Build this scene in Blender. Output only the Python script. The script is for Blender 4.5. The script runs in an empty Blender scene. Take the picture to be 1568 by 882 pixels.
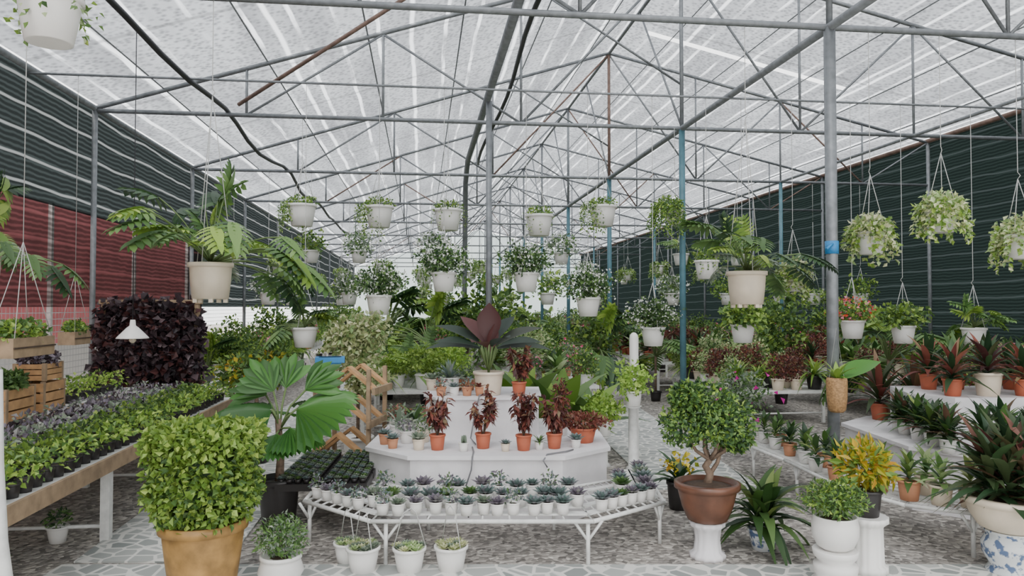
import bpy, math, random
from mathutils import Vector, Matrix
random.seed(11)
R=random.random
def U(a,b): return a+(b-a)*random.random()
scene=bpy.context.scene
YAW=math.radians(7.0)
CY,SY=math.cos(YAW),math.sin(YAW)
def G(x,y,z=0.0):            # site-survey frame -> greenhouse axes
    return Vector((x*CY+y*SY,-x*SY+y*CY,z))

# ------------------------------------------------------------------ materials
def new_mat(name):
    m=bpy.data.materials.new(name); m.use_nodes=True
    nt=m.node_tree; nt.nodes.clear()
    out=nt.nodes.new('ShaderNodeOutputMaterial')
    return m,nt,out
def rgba(c): return (c[0],c[1],c[2],1.0)
def ramp(nt,stops,interp='LINEAR'):
    n=nt.nodes.new('ShaderNodeValToRGB'); n.color_ramp.interpolation=interp
    e=n.color_ramp.elements
    e[0].position=stops[0][0]; e[0].color=rgba(stops[0][1])
    e[1].position=stops[1][0]; e[1].color=rgba(stops[1][1])
    for p,c in stops[2:]:
        x=e.new(p); x.color=rgba(c)
    return n
def mat_solid(name,c,rough=.6,metal=0.0,var=.12,scale=8.0,bump=0.0):
    m,nt,out=new_mat(name); L=nt.links.new
    b=nt.nodes.new('ShaderNodeBsdfPrincipled')
    b.inputs['Roughness'].default_value=rough; b.inputs['Metallic'].default_value=metal
    tc=nt.nodes.new('ShaderNodeTexCoord')
    nz=nt.nodes.new('ShaderNodeTexNoise'); nz.inputs['Scale'].default_value=scale; nz.inputs['Detail'].default_value=5
    L(tc.outputs['Object'],nz.inputs['Vector'])
    r=ramp(nt,[(.3,[x*(1-var) for x in c]),(.7,[min(1,x*(1+var*.6)) for x in c])])
    L(nz.outputs['Fac'],r.inputs['Fac']); L(r.outputs['Color'],b.inputs['Base Color'])
    if bump:
        bp=nt.nodes.new('ShaderNodeBump'); bp.inputs['Strength'].default_value=bump; bp.inputs['Distance'].default_value=.01
        L(nz.outputs['Fac'],bp.inputs['Height']); L(bp.outputs['Normal'],b.inputs['Normal'])
    L(b.outputs['BSDF'],out.inputs['Surface'])
    return m
def mat_leaf(name,c1,c2,c3=None,rough=.5,trans=.28):
    m,nt,out=new_mat(name); L=nt.links.new
    g=nt.nodes.new('ShaderNodeNewGeometry')
    st=[(0.0,c1),(.6,c2)]
    st.append((1.0,c3 if c3 else c2))
    r=ramp(nt,st)
    L(g.outputs['Random Per Island'],r.inputs['Fac'])
    oi=nt.nodes.new('ShaderNodeObjectInfo')
    hs=nt.nodes.new('ShaderNodeHueSaturation'); hs.inputs['Saturation'].default_value=1.0
    mr=nt.nodes.new('ShaderNodeMapRange'); mr.inputs['To Min'].default_value=.85; mr.inputs['To Max'].default_value=1.25
    L(oi.outputs['Random'],mr.inputs['Value']); L(mr.outputs[0],hs.inputs['Value']); L(r.outputs['Color'],hs.inputs['Color'])
    b=nt.nodes.new('ShaderNodeBsdfPrincipled'); b.inputs['Roughness'].default_value=rough
    L(hs.outputs['Color'],b.inputs['Base Color'])
    t=nt.nodes.new('ShaderNodeBsdfTranslucent'); L(hs.outputs['Color'],t.inputs['Color'])
    mx=nt.nodes.new('ShaderNodeMixShader'); mx.inputs[0].default_value=trans
    L(b.outputs['BSDF'],mx.inputs[1]); L(t.outputs['BSDF'],mx.inputs[2]); L(mx.outputs[0],out.inputs['Surface'])
    return m
M={}
M['white']=mat_solid('white_plastic',(.78,.765,.74),.45,var=.05)
M['cream']=mat_solid('cream_ceramic',(.72,.62,.49),.4,var=.1)
M['paint']=mat_solid('white_painted_plaster',(.74,.72,.735),.7,var=.14,scale=5,bump=.3)
M['wpipe']=mat_solid('white_painted_metal',(.70,.70,.68),.45,var=.15,scale=20)
M['terra']=mat_solid('terracotta_orange',(.46,.12,.06),.6)
M['terra2']=mat_solid('terracotta_light',(.52,.24,.13),.7)
M['ochre']=mat_solid('ochre_glazed_clay',(.40,.225,.07),.5,var=.45,scale=9,bump=.3)
M['brown']=mat_solid('brown_glazed_clay',(.14,.06,.035),.35,var=.4,scale=9)
M['black']=mat_solid('black_plastic',(.025,.022,.022),.4)
M['soil']=mat_solid('potting_soil',(.07,.045,.03),.95,var=.4,scale=40,bump=.5)
M['bark']=mat_solid('bark',(.20,.14,.10),.9,var=.4,scale=30,bump=.6)
M['stem']=mat_solid('green_stem',(.12,.18,.06),.6)
M['wood']=mat_solid('orange_wood',(.52,.30,.14),.65,var=.3,scale=12)
M['wood2']=mat_solid('weathered_wood',(.34,.24,.15),.75,var=.3,scale=12)
M['steel']=mat_solid('galvanised_steel',(.22,.235,.25),.5,.3,var=.25,scale=14)
M['rust']=mat_solid('rusty_pipe',(.20,.13,.105),.7,.1,var=.35,scale=10)
M['teal']=mat_solid('teal_painted_pipe',(.07,.17,.21),.5,var=.25)
M['wire']=mat_solid('hanger_wire',(.50,.50,.48),.5)
M['hose']=mat_solid('black_rubber_hose',(.02,.02,.025),.5)
M['hose2']=mat_solid('grey_thin_hose',(.18,.18,.19),.5)
M['blue']=mat_solid('blue_tape',(.03,.22,.50),.5)
M['rattan']=mat_solid('rattan',(.40,.23,.10),.7,var=.4,scale=60,bump=.6)
M['red']=mat_solid('red_banner',(.92,.27,.29),.7,var=.2,scale=3)
M['leaf']=mat_leaf('leaf_green',(.045,.10,.03),(.10,.195,.05),(.18,.29,.09))
M['lime']=mat_leaf('leaf_lime',(.15,.27,.04),(.27,.42,.075),(.42,.55,.14))
M['hedge']=mat_leaf('leaf_hedge',(.11,.21,.03),(.22,.35,.055),(.38,.50,.10))
M['deep']=mat_leaf('leaf_deep',(.014,.04,.016),(.033,.075,.03),(.07,.135,.05),rough=.42)
M['glossdark']=mat_leaf('leaf_glossy_dark',(.010,.022,.014),(.018,.034,.020),(.035,.040,.028),rough=.5,trans=.1)
M['palm']=mat_leaf('leaf_fan_palm',(.055,.17,.03),(.07,.20,.035),(.08,.23,.04),rough=.4)
M['palm_shade']=mat_leaf('leaf_fan_palm_shaded',(.03,.105,.02),(.04,.12,.025),(.05,.13,.03),rough=.45)  # darker copy of the palm green: pleat shading put into the colour
M['grey']=mat_leaf('leaf_greygreen',(.13,.18,.13),(.23,.29,.21),(.35,.38,.30))
M['succ']=mat_leaf('leaf_succulent',(.10,.16,.14),(.17,.23,.22),(.26,.24,.27),rough=.6,trans=.1)
M['redl']=mat_leaf('leaf_red',(.14,.035,.03),(.27,.085,.06),(.26,.20,.10))
M['dark']=mat_leaf('leaf_dark_purple',(.020,.014,.018),(.055,.034,.042),(.16,.11,.12),trans=.15)
M['purp']=mat_leaf('leaf_mauve',(.14,.12,.155),(.26,.22,.27),(.35,.36,.32))
M['cord']=mat_leaf('leaf_cordyline',(.025,.055,.022),(.06,.085,.033),(.18,.07,.055))
M['vari']=mat_leaf('leaf_variegated',(.30,.36,.14),(.54,.56,.31),(.72,.70,.50))
M['pale']=mat_leaf('leaf_pale_trailing',(.19,.30,.11),(.35,.47,.20),(.57,.64,.40))
M['croton']=mat_leaf('leaf_croton',(.20,.25,.02),(.58,.46,.04),(.60,.30,.04))
M['strip']=mat_leaf('leaf_striped',(.03,.08,.02),(.07,.15,.03),(.32,.39,.11))
M['bronze']=mat_leaf('leaf_bronze',(.06,.022,.022),(.10,.035,.033))
M['fwhite']=mat_leaf('flower_white',(.75,.75,.70),(.85,.85,.80))
M['fpink']=mat_leaf('flower_pink',(.65,.08,.20),(.75,.25,.35))
M['fmag']=mat_leaf('flower_magenta',(.60,.01,.30),(.75,.04,.42))
M['fred']=mat_leaf('flower_red',(.60,.03,.02),(.70,.10,.03))

m,nt,out=new_mat('blue_white_porcelain'); L=nt.links.new
tc=nt.nodes.new('ShaderNodeTexCoord'); nz=nt.nodes.new('ShaderNodeTexNoise'); nz.inputs['Scale'].default_value=22; nz.inputs['Detail'].default_value=3
L(tc.outputs['Object'],nz.inputs['Vector'])
r=ramp(nt,[(.50,(.66,.69,.70)),(.58,(.10,.15,.27))]); L(nz.outputs['Fac'],r.inputs['Fac'])
b=nt.nodes.new('ShaderNodeBsdfPrincipled'); b.inputs['Roughness'].default_value=.2
L(r.outputs['Color'],b.inputs['Base Color']); L(b.outputs['BSDF'],out.inputs['Surface']); M['porc']=m

# gravel
m,nt,out=new_mat('gravel'); L=nt.links.new
tc=nt.nodes.new('ShaderNodeTexCoord')
v=nt.nodes.new('ShaderNodeTexVoronoi'); v.inputs['Scale'].default_value=30
L(tc.outputs['Object'],v.inputs['Vector'])
bw=nt.nodes.new('ShaderNodeRGBToBW'); L(v.outputs['Color'],bw.inputs['Color'])
r=ramp(nt,[(.1,(.14,.13,.12)),(.45,(.29,.27,.25)),(.7,(.43,.40,.37)),(.95,(.66,.63,.58))]); L(bw.outputs['Val'],r.inputs['Fac'])
nz=nt.nodes.new('ShaderNodeTexNoise'); nz.inputs['Scale'].default_value=1.5; nz.inputs['Detail'].default_value=4; L(tc.outputs['Object'],nz.inputs['Vector'])
rn=ramp(nt,[(.3,(.8,.8,.8)),(.7,(1.1,1.08,1.05))]); L(nz.outputs['Fac'],rn.inputs['Fac'])
mx=nt.nodes.new('ShaderNodeMixRGB'); mx.blend_type='MULTIPLY'; mx.inputs[0].default_value=1
L(r.outputs['Color'],mx.inputs[1]); L(rn.outputs['Color'],mx.inputs[2])
b=nt.nodes.new('ShaderNodeBsdfPrincipled'); b.inputs['Roughness'].default_value=.9
bp=nt.nodes.new('ShaderNodeBump'); bp.invert=True; bp.inputs['Strength'].default_value=.8; bp.inputs['Distance'].default_value=.02
L(v.outputs['Distance'],bp.inputs['Height']); L(bp.outputs['Normal'],b.inputs['Normal'])
L(mx.outputs['Color'],b.inputs['Base Color']); L(b.outputs['BSDF'],out.inputs['Surface']); M['gravel']=m
# crazy paving
m,nt,out=new_mat('crazy_paving'); L=nt.links.new
tc=nt.nodes.new('ShaderNodeTexCoord')
v=nt.nodes.new('ShaderNodeTexVoronoi'); v.feature='DISTANCE_TO_EDGE'; v.inputs['Scale'].default_value=8
v2=nt.nodes.new('ShaderNodeTexVoronoi'); v2.inputs['Scale'].default_value=8
L(tc.outputs['Object'],v.inputs['Vector']); L(tc.outputs['Object'],v2.inputs['Vector'])
bw=nt.nodes.new('ShaderNodeRGBToBW'); L(v2.outputs['Color'],bw.inputs['Color'])
r=ramp(nt,[(.1,(.25,.27,.26)),(.9,(.44,.45,.43))]); L(bw.outputs['Val'],r.inputs['Fac'])
r2=ramp(nt,[(.06,(1,1,1)),(.09,(0,0,0))]); L(v.outputs['Distance'],r2.inputs['Fac'])
mx=nt.nodes.new('ShaderNodeMixRGB'); L(r2.outputs['Color'],mx.inputs[0]); L(r.outputs['Color'],mx.inputs[1]); mx.inputs[2].default_value=(.70,.69,.65,1)
b=nt.nodes.new('ShaderNodeBsdfPrincipled'); b.inputs['Roughness'].default_value=.6
L(mx.outputs['Color'],b.inputs['Base Color']); L(b.outputs['BSDF'],out.inputs['Surface']); M['paving']=m

# roof shade cloth
m,nt,out=new_mat('roof_shade_cloth'); L=nt.links.new
tc=nt.nodes.new('ShaderNodeTexCoord')
sp=nt.nodes.new('ShaderNodeSeparateXYZ'); L(tc.outputs['Object'],sp.inputs[0])
def band(axis_out,scale,phase,lo,hi):
    a=nt.nodes.new('ShaderNodeMath'); a.operation='MULTIPLY_ADD'; a.inputs[1].default_value=scale; a.inputs[2].default_value=phase
    L(axis_out,a.inputs[0])
    f=nt.nodes.new('ShaderNodeMath'); f.operation='PINGPONG'; f.inputs[1].default_value=1.0; L(a.outputs[0],f.inputs[0])
    q=ramp(nt,[(lo,(1,1,1)),(hi,(0,0,0))]); L(f.outputs[0],q.inputs['Fac'])
    return q.outputs['Color']
wob=nt.nodes.new('ShaderNodeTexNoise'); wob.inputs['Scale'].default_value=.8; L(tc.outputs['Object'],wob.inputs['Vector'])
wa=nt.nodes.new('ShaderNodeMath'); wa.operation='MULTIPLY_ADD'; wa.inputs[1].default_value=.10; L(wob.outputs['Fac'],wa.inputs[0]); L(sp.outputs['X'],wa.inputs[2])
b1=band(wa.outputs[0],4.4,.3,.08,.14)
b2=band(wa.outputs[0],1.27,.1,.02,.05)
b3=band(sp.outputs['Y'],1.0,.0,.02,.05)
mp=nt.nodes.new('ShaderNodeMapping'); mp.inputs['Scale'].default_value=(3.2,.45,1); L(tc.outputs['Object'],mp.inputs[0])
n1=nt.nodes.new('ShaderNodeTexNoise'); n1.inputs['Scale'].default_value=1.6; n1.inputs['Detail'].default_value=6; L(mp.outputs[0],n1.inputs['Vector'])
gate=ramp(nt,[(.44,(.10,.10,.10)),(.58,(1,1,1))]); L(n1.outputs['Fac'],gate.inputs['Fac'])
mul=nt.nodes.new('ShaderNodeMixRGB'); mul.blend_type='MULTIPLY'; mul.inputs[0].default_value=1; L(b1,mul.inputs[1]); L(gate.outputs['Color'],mul.inputs[2])
ad=nt.nodes.new('ShaderNodeMixRGB'); ad.blend_type='LIGHTEN'; ad.inputs[0].default_value=1; L(mul.outputs[0],ad.inputs[1]); L(b2,ad.inputs[2])
vor=nt.nodes.new('ShaderNodeTexVoronoi'); vor.inputs['Scale'].default_value=15; L(tc.outputs['Object'],vor.inputs['Vector'])
nv=ramp(nt,[(.12,(.075,.080,.088)),(.6,(.25,.262,.275))]); L(vor.outputs['Distance'],nv.inputs['Fac'])
n2=nt.nodes.new('ShaderNodeTexNoise'); n2.inputs['Scale'].default_value=.7; n2.inputs['Detail'].default_value=6; L(mp.outputs[0],n2.inputs['Vector'])
n2r=ramp(nt,[(.3,(.6,.6,.62)),(.7,(1.35,1.35,1.35))]); L(n2.outputs['Fac'],n2r.inputs['Fac'])
m2=nt.nodes.new('ShaderNodeMixRGB'); m2.blend_type='MULTIPLY'; m2.inputs[0].default_value=1; L(nv.outputs['Color'],m2.inputs[1]); L(n2r.outputs['Color'],m2.inputs[2])
m3=nt.nodes.new('ShaderNodeMixRGB'); L(ad.outputs[0],m3.inputs[0]); L(m2.outputs[0],m3.inputs[1]); m3.inputs[2].default_value=(.78,.80,.83,1)
m4=nt.nodes.new('ShaderNodeMixRGB'); m4.blend_type='MULTIPLY'; L(b3,m4.inputs[0]); L(m3.outputs[0],m4.inputs[1]); m4.inputs[2].default_value=(.55,.55,.55,1)
tr=nt.nodes.new('ShaderNodeBsdfTransparent'); L(m4.outputs[0],tr.inputs['Color'])
df=nt.nodes.new('ShaderNodeBsdfTranslucent'); df.inputs['Color'].default_value=(.40,.41,.43,1)
ms=nt.nodes.new('ShaderNodeMixShader'); ms.inputs[0].default_value=.15
L(tr.outputs[0],ms.inputs[1]); L(df.outputs[0],ms.inputs[2]); L(ms.outputs[0],out.inputs['Surface']); M['roof']=m

def side_net(name,c,tint,line,fac,mulv=2.0):
    m,nt,out=new_mat(name); L=nt.links.new
    tc=nt.nodes.new('ShaderNodeTexCoord')
    w=nt.nodes.new('ShaderNodeTexWave'); w.wave_type='BANDS'; w.bands_direction='Z'
    w.inputs['Scale'].default_value=1.15; w.inputs['Distortion'].default_value=1.6; w.inputs['Detail'].default_value=2; w.inputs['Detail Scale'].default_value=.6
    L(tc.outputs['Object'],w.inputs['Vector'])
    q=ramp(nt,[(.95,(0,0,0)),(.995,(1,1,1))]); L(w.outputs['Fac'],q.inputs['Fac'])
    w2=nt.nodes.new('ShaderNodeTexWave'); w2.wave_type='BANDS'; w2.bands_direction='Z'; w2.inputs['Scale'].default_value=5.5; w2.inputs['Distortion'].default_value=3
    w2.inputs['Detail Scale'].default_value=.7
    L(tc.outputs['Object'],w2.inputs['Vector'])
    q2=ramp(nt,[(.3,tint),(.95,[min(1,x*mulv) for x in tint])]); L(w2.outputs['Fac'],q2.inputs['Fac'])
    mx=nt.nodes.new('ShaderNodeMixRGB'); L(q.outputs['Color'],mx.inputs[0]); L(q2.outputs['Color'],mx.inputs[1]); mx.inputs[2].default_value=rgba(line)
    tr=nt.nodes.new('ShaderNodeBsdfTransparent'); L(mx.outputs[0],tr.inputs['Color'])
    df=nt.nodes.new('ShaderNodeBsdfDiffuse'); df.inputs['Color'].default_value=rgba(c)
    ms=nt.nodes.new('ShaderNodeMixShader'); ms.inputs[0].default_value=fac
    L(tr.outputs[0],ms.inputs[1]); L(df.outputs[0],ms.inputs[2]); L(ms.outputs[0],out.inputs['Surface']); return m
M['netL']=side_net('dark_green_shade_net',(.045,.052,.050),(.014,.017,.017),(.26,.27,.27),.45,2.8)
M['netLow']=side_net('brightened_shade_net',(.08,.08,.08),(.28,.27,.27),(.75,.72,.72),.25,2.0)  # made more see-through so the red hoarding behind shows brighter
M['netR']=side_net('dark_right_shade_net',(.020,.030,.027),(.008,.012,.011),(.04,.05,.05),.5,2.2)
m,nt,out=new_mat('pale_end_net'); L=nt.links.new
tr=nt.nodes.new('ShaderNodeBsdfTransparent')
nz=nt.nodes.new('ShaderNodeTexNoise'); nz.inputs['Scale'].default_value=1.0; nz.inputs['Detail'].default_value=6
r=ramp(nt,[(.3,(.30,.35,.34)),(.7,(.50,.55,.54))]); L(nz.outputs['Fac'],r.inputs['Fac']); L(r.outputs['Color'],tr.inputs['Color'])
L(tr.outputs[0],out.inputs['Surface']); M['netE']=m
m,nt,out=new_mat('wire_fence'); L=nt.links.new
tc=nt.nodes.new('ShaderNodeTexCoord')
bk=nt.nodes.new('ShaderNodeTexVoronoi'); bk.feature='DISTANCE_TO_EDGE'; bk.inputs['Scale'].default_value=14; bk.inputs['Randomness'].default_value=.0
L(tc.outputs['Object'],bk.inputs['Vector'])
r=ramp(nt,[(.04,(1,1,1)),(.06,(0,0,0))]); L(bk.outputs['Distance'],r.inputs['Fac'])
tr=nt.nodes.new('ShaderNodeBsdfTransparent'); df=nt.nodes.new('ShaderNodeBsdfDiffuse'); df.inputs['Color'].default_value=(.6,.6,.6,1)
ms=nt.nodes.new('ShaderNodeMixShader'); L(r.outputs['Color'],ms.inputs[0]); L(tr.outputs[0],ms.inputs[1]); L(df.outputs[0],ms.inputs[2]); L(ms.outputs[0],out.inputs['Surface']); M['fence']=m

# ------------------------------------------------------------------ mesh builder
Z=Vector((0,0,1))
class MB:
    def __init__(s): s.V=[];s.F=[];s.I=[];s.S=[];s.mats=[]
    def mi(s,k):
        if k not in s.mats: s.mats.append(k)
        return s.mats.index(k)
    def face(s,idx,k,sm=False): s.F.append(idx);s.I.append(s.mi(k));s.S.append(sm)
    def lathe(s,c,prof,k,seg=20,sm=True,flute=0,nfl=0):
        c=Vector(c);b=len(s.V)
        for r,z in prof:
            for i in range(seg):
                a=2*math.pi*i/seg; rr=r*(1+(flute*math.cos(nfl*a) if nfl else 0))
                s.V.append((c.x+rr*math.cos(a),c.y+rr*math.sin(a),c.z+z))
        for j in range(len(prof)-1):
            for i in range(seg):
                i2=(i+1)%seg
                s.face((b+j*seg+i,b+j*seg+i2,b+(j+1)*seg+i2,b+(j+1)*seg+i),k,sm)
        s.face(tuple(b+i for i in range(seg))[::-1],k); s.face(tuple(b+(len(prof)-1)*seg+i for i in range(seg)),k)
    def tube(s,pts,r,k,seg=6):
        pts=[Vector(p) for p in pts]; n=len(pts)
        rs=r if isinstance(r,(list,tuple)) else [r]*n
        b=len(s.V); ref=None
        for i,p in enumerate(pts):
            d=(pts[min(i+1,n-1)]-pts[max(i-1,0)]).normalized()
            if ref is None: ref=Vector((1,0,0)) if abs(d.z)>.8 else Z
            u=d.cross(ref)
            if u.length<1e-4: u=d.cross(Vector((0,1,0)))
            u.normalize(); w=d.cross(u).normalized()
            for j in range(seg):
                a=2*math.pi*j/seg; q=p+(u*math.cos(a)+w*math.sin(a))*rs[i]; s.V.append(tuple(q))
        for i in range(n-1):
            for j in range(seg):
                j2=(j+1)%seg; s.face((b+i*seg+j,b+i*seg+j2,b+(i+1)*seg+j2,b+(i+1)*seg+j),k,True)
        s.face(tuple(b+j for j in range(seg))[::-1],k); s.face(tuple(b+(n-1)*seg+j for j in range(seg)),k)
    def prism(s,poly,z0,z1,k):
        b=len(s.V);n=len(poly)
        for z in (z0,z1):
            for p in poly: s.V.append((p[0],p[1],z))
        s.face(tuple(b+i for i in range(n))[::-1],k); s.face(tuple(b+n+i for i in range(n)),k)
        for i in range(n):
            j=(i+1)%n; s.face((b+i,b+j,b+n+j,b+n+i),k)
    def box(s,c,d,k,rot=None):
        c=Vector(c);b=len(s.V)
        for sx in (-.5,.5):
            for sy in (-.5,.5):
                for sz in (-.5,.5):
                    v=Vector((sx*d[0],sy*d[1],sz*d[2]))
                    if rot is not None: v=rot@v
                    s.V.append(tuple(c+v))
        for f in ((0,1,3,2),(4,6,7,5),(0,4,5,1),(2,3,7,6),(0,2,6,4),(1,5,7,3)): s.face(tuple(b+i for i in f),k)
    def small(s,p,d,n,Ln,W,k,lift=.25):
        sd=d.cross(n)
        if sd.length<1e-3: sd=d.cross(Vector((1,.1,0)))
        sd.normalize(); n=sd.cross(d).normalized()
        b=len(s.V); m=p+d*(Ln*.45)
        s.V+= [tuple(p),tuple(m+sd*(W*.5)+n*(W*lift)),tuple(p+d*Ln-n*(Ln*.12)),tuple(m-sd*(W*.5)+n*(W*lift))]
        s.face((b,b+1,b+2),k); s.face((b,b+2,b+3),k)
    def blade(s,p,d,n,Ln,W,k,bend=.3,seg=4,fold=.15,peak=.45,basew=.25):
        sd=d.cross(n)
        if sd.length<1e-3: sd=d.cross(Vector((1,.1,0)))
        sd.normalize(); n=sd.cross(d).normalized(); b=len(s.V)
        for i in range(seg+1):
            t=i/seg
            if t<peak: w=basew+(1-basew)*math.sin(t/peak*math.pi/2)
            else: w=math.cos((t-peak)/(1-peak)*math.pi/2)
            w=max(w,.03)*W*.5
            c=p+d*(Ln*(t-.25*bend*t*t))-n*(bend*Ln*t*t*.6)-Z*(abs(bend)*Ln*.25*t*t)
            s.V+=[tuple(c+sd*w+n*(fold*w)),tuple(c-n*(fold*w*.6)),tuple(c-sd*w+n*(fold*w))]
        for i in range(seg):
            q=b+i*3
            s.face((q,q+1,q+4,q+3),k,True); s.face((q+1,q+2,q+5,q+4),k,True)
    def obj(s,name,loc=(0,0,0),rz=0.0,parent=None,sc=1.0):
        me=s.mesh(name); return place(me,name,loc,rz,parent,sc)
    def mesh(s,name):
        me=bpy.data.meshes.new(name); me.from_pydata(s.V,[],s.F)
        for k in s.mats: me.materials.append(M[k])
        me.polygons.foreach_set('material_index',s.I); me.polygons.foreach_set('use_smooth',s.S); me.update()
        return me
def place(me,name,loc,rz=0.0,parent=None,sc=1.0):
    o=bpy.data.objects.new(name,me); scene.collection.objects.link(o)
    o.location=loc; o.rotation_euler=(0,0,rz); o.scale=(sc,sc,sc)
    if parent: o.parent=parent
    return o
def empty(name,loc=(0,0,0)):
    e=bpy.data.objects.new(name,None); scene.collection.objects.link(e); e.location=loc; return e
def rdir():
    while True:
        v=Vector((U(-1,1),U(-1,1),U(-1,1)))
        if .05<v.length<1: return v.normalized()

# ------------------------------------------------------------------ pots & foliage
def pot(mb,c,rt,rb,h,k,soil='soil',seg=20,belly=0):
    mid=(rt+rb)/2+belly
    mb.lathe(c,[(rb*.9,0),(rb,.01*h),(mid,h*.5),(rt*.95,h*.86),(rt*.95,h*.87),(rt*1.04,h*.88),(rt*1.04,h),(rt*.93,h),(rt*.9,h*.9)],k,seg)
    mb.lathe(Vector(c)+Z*(h*.86),[(rt*.9,0),(rt*.4,h*.05),(.01,h*.06)],soil,12)
def cloud(mb,c,r,n,Ln,W,ks,p=2.0,shell=.55,lump=.12,out=.7,core=None):
    c=Vector(c); ph=[U(0,6.28) for _ in range(4)]
    if core:  # unseen solid lump added inside the foliage to block light
        pr=[]
        for i in range(9):
            a=math.pi*i/8; pr.append((max(.002,r[0]*.68*math.sin(a)**(2/max(p,2))),-r[2]*.68*math.cos(a)))
        mb.lathe(c,pr,core,12,True)
    for i in range(n):
        d=rdir()
        q=(abs(d.x)**p+abs(d.y)**p+abs(d.z)**p)**(-1/p)
        rr=q*(shell+(1-shell)*R()**.5)
        rr*=1+lump*(math.sin(5*d.x+ph[0])*math.sin(5*d.y+ph[1])+math.sin(9*d.z+ph[2])*math.sin(8*d.x+ph[3]))
        pos=c+Vector((d.x*r[0],d.y*r[1],d.z*r[2]))*rr
        dr=(d*out+rdir()*.8+Z*.15).normalized(); nn=(d*.6+rdir()*.6+Z*.5).normalized()
        f=U(.7,1.25); mb.small(pos,dr,nn,Ln*f,W*f,random.choice(ks))
def strap(mb,c,n,Ln,W,k,el=(.2,1.4),bend=.5,seg=5,fold=.2,h=0.0,peak=.4,rnd=.25,stem=None,bw=.25):
    c=Vector(c)
    for i in range(n):
        t=i/max(1,n-1); az=i*2.399+U(-.2,.2); e=el[0]+(el[1]-el[0])*t+U(-.12,.12)
        d=Vector((math.cos(az)*math.cos(e),math.sin(az)*math.cos(e),math.sin(e)))
        nn=Vector((-math.cos(az)*math.sin(e),-math.sin(az)*math.sin(e),math.cos(e)))
        f=1+U(-rnd,rnd)
        kk=k if isinstance(k,str) else random.choice(k)
        p=c+Z*(h*t)
        mb.blade(p,d,nn,Ln*f,W*f,kk,bend*(1.15-.5*t),seg,fold,peak,bw)
def succ(mb,c,r,k='succ'):
    c=Vector(c)
    for ring,(n,e,l) in enumerate(((8,.25,1.0),(7,.65,.85),(5,1.1,.6))):
        for i in range(n):
            az=2*math.pi*i/n+ring*.4+U(-.1,.1)
            d=Vector((math.cos(az)*math.cos(e),math.sin(az)*math.cos(e),math.sin(e)))
            nn=Vector((-math.cos(az)*math.sin(e),-math.sin(az)*math.sin(e),math.cos(e)))
            mb.blade(c,d,nn,r*l,r*.42,k,-.35,3,.3,.6,.5)
def lobed(mb,p,d,n,Ln,k):
    sd=d.cross(n).normalized(); n=sd.cross(d).normalized()
    m=7
    for i in range(m):
        t=(i+.3)/m; base=p+d*(Ln*.8*t)-n*(Ln*.22*t*t)
        l=Ln*(.54-.30*t)*(1 if i else .8)
        for sg in (-1,1):
            a=math.radians(108-62*t)
            dd=(d*math.cos(a)+sd*(sg*math.sin(a))-n*.15).normalized()
            mb.blade(base,dd,n,l,Ln*.125,k,.35,3,.1,.55,.8)
    mb.blade(p+d*(Ln*.62)-n*(Ln*.12),d,n,Ln*.42,Ln*.14,k,.4,3,.1,.4,.7)
    mb.blade(p,d,n,Ln*.95,Ln*.24,k,.25,5,.1,.35,.6)
def philo(mb,c,n,reach,leaf,k,el=(.0,1.3),sag=.25,az0=0,stemr=1.0):
    c=Vector(c)
    for i in range(n):
        az=az0+i*2.399+U(-.3,.3); e=el[0]+(el[1]-el[0])*((i*.618)%1)
        l=reach*U(.55,1.1)
        h=Vector((math.cos(az),math.sin(az),0))
        pts=[c+h*(l*math.cos(e)*t)+Z*(l*math.sin(e)*t-sag*l*t*t) for t in (0,.25,.5,.75,1)]
        mb.tube(pts,[.007*stemr,.006*stemr,.005*stemr,.005*stemr,.004*stemr],'stem',4)
        d=(pts[4]-pts[3]).normalized(); d=(d-Z*.45+rdir()*.2).normalized()
        nn=(Z*.8+h*.5+rdir()*.3).normalized()
        lobed(mb,pts[4],d,nn,leaf*U(.75,1.15),random.choice(k))
def fan(mb,hub,fw,nr,Rd,span=190,nseg=20,droop=.2,cut=.94):
    fw=fw.normalized(); sd=fw.cross(nr).normalized(); nr=sd.cross(fw).normalized(); b=len(mb.V); N=2*nseg
    for j,rr in enumerate((.03,.45,.8,1.0)):
        for i in range(N+1):
            a=math.radians(-span/2+span*i/N); d=fw*math.cos(a)+sd*math.sin(a)
            z=(.04 if i%2 else -.04)*rr*Rd
            r2=rr*(1.0 if (j<3 or i%2==0) else cut)*(1-.12*abs(math.sin(a))**2)
            p=hub+d*(Rd*r2)+nr*(z)-Z*(droop*Rd*rr*rr)-nr*(.10*Rd*rr*abs(math.sin(a)))
            mb.V.append(tuple(p))
    for j in range(3):
        for i in range(N):
            q=b+j*(N+1)+i; mb.face((q,q+1,q+N+2,q+N+1),'palm' if i%2 else 'palm_shade',False)  # alternate pleat faces darker, shade painted in
def fan_split(mb,hub,fw,nr,Rd,span=120,n=8,bend=.25):
    fw=fw.normalized(); sd=fw.cross(nr).normalized(); nr=sd.cross(fw).normalized()
    for i in range(n):
        a=math.radians(-span/2+span*i/(n-1)); d=(fw*math.cos(a)+sd*math.sin(a)).normalized()
        mb.blade(hub,d,nr,Rd*(1-.15*abs(math.sin(a)))*U(.92,1.05),Rd*.24,'palm' if i%2 else 'palm_shade',bend,6,.25,.72,.12)
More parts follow.
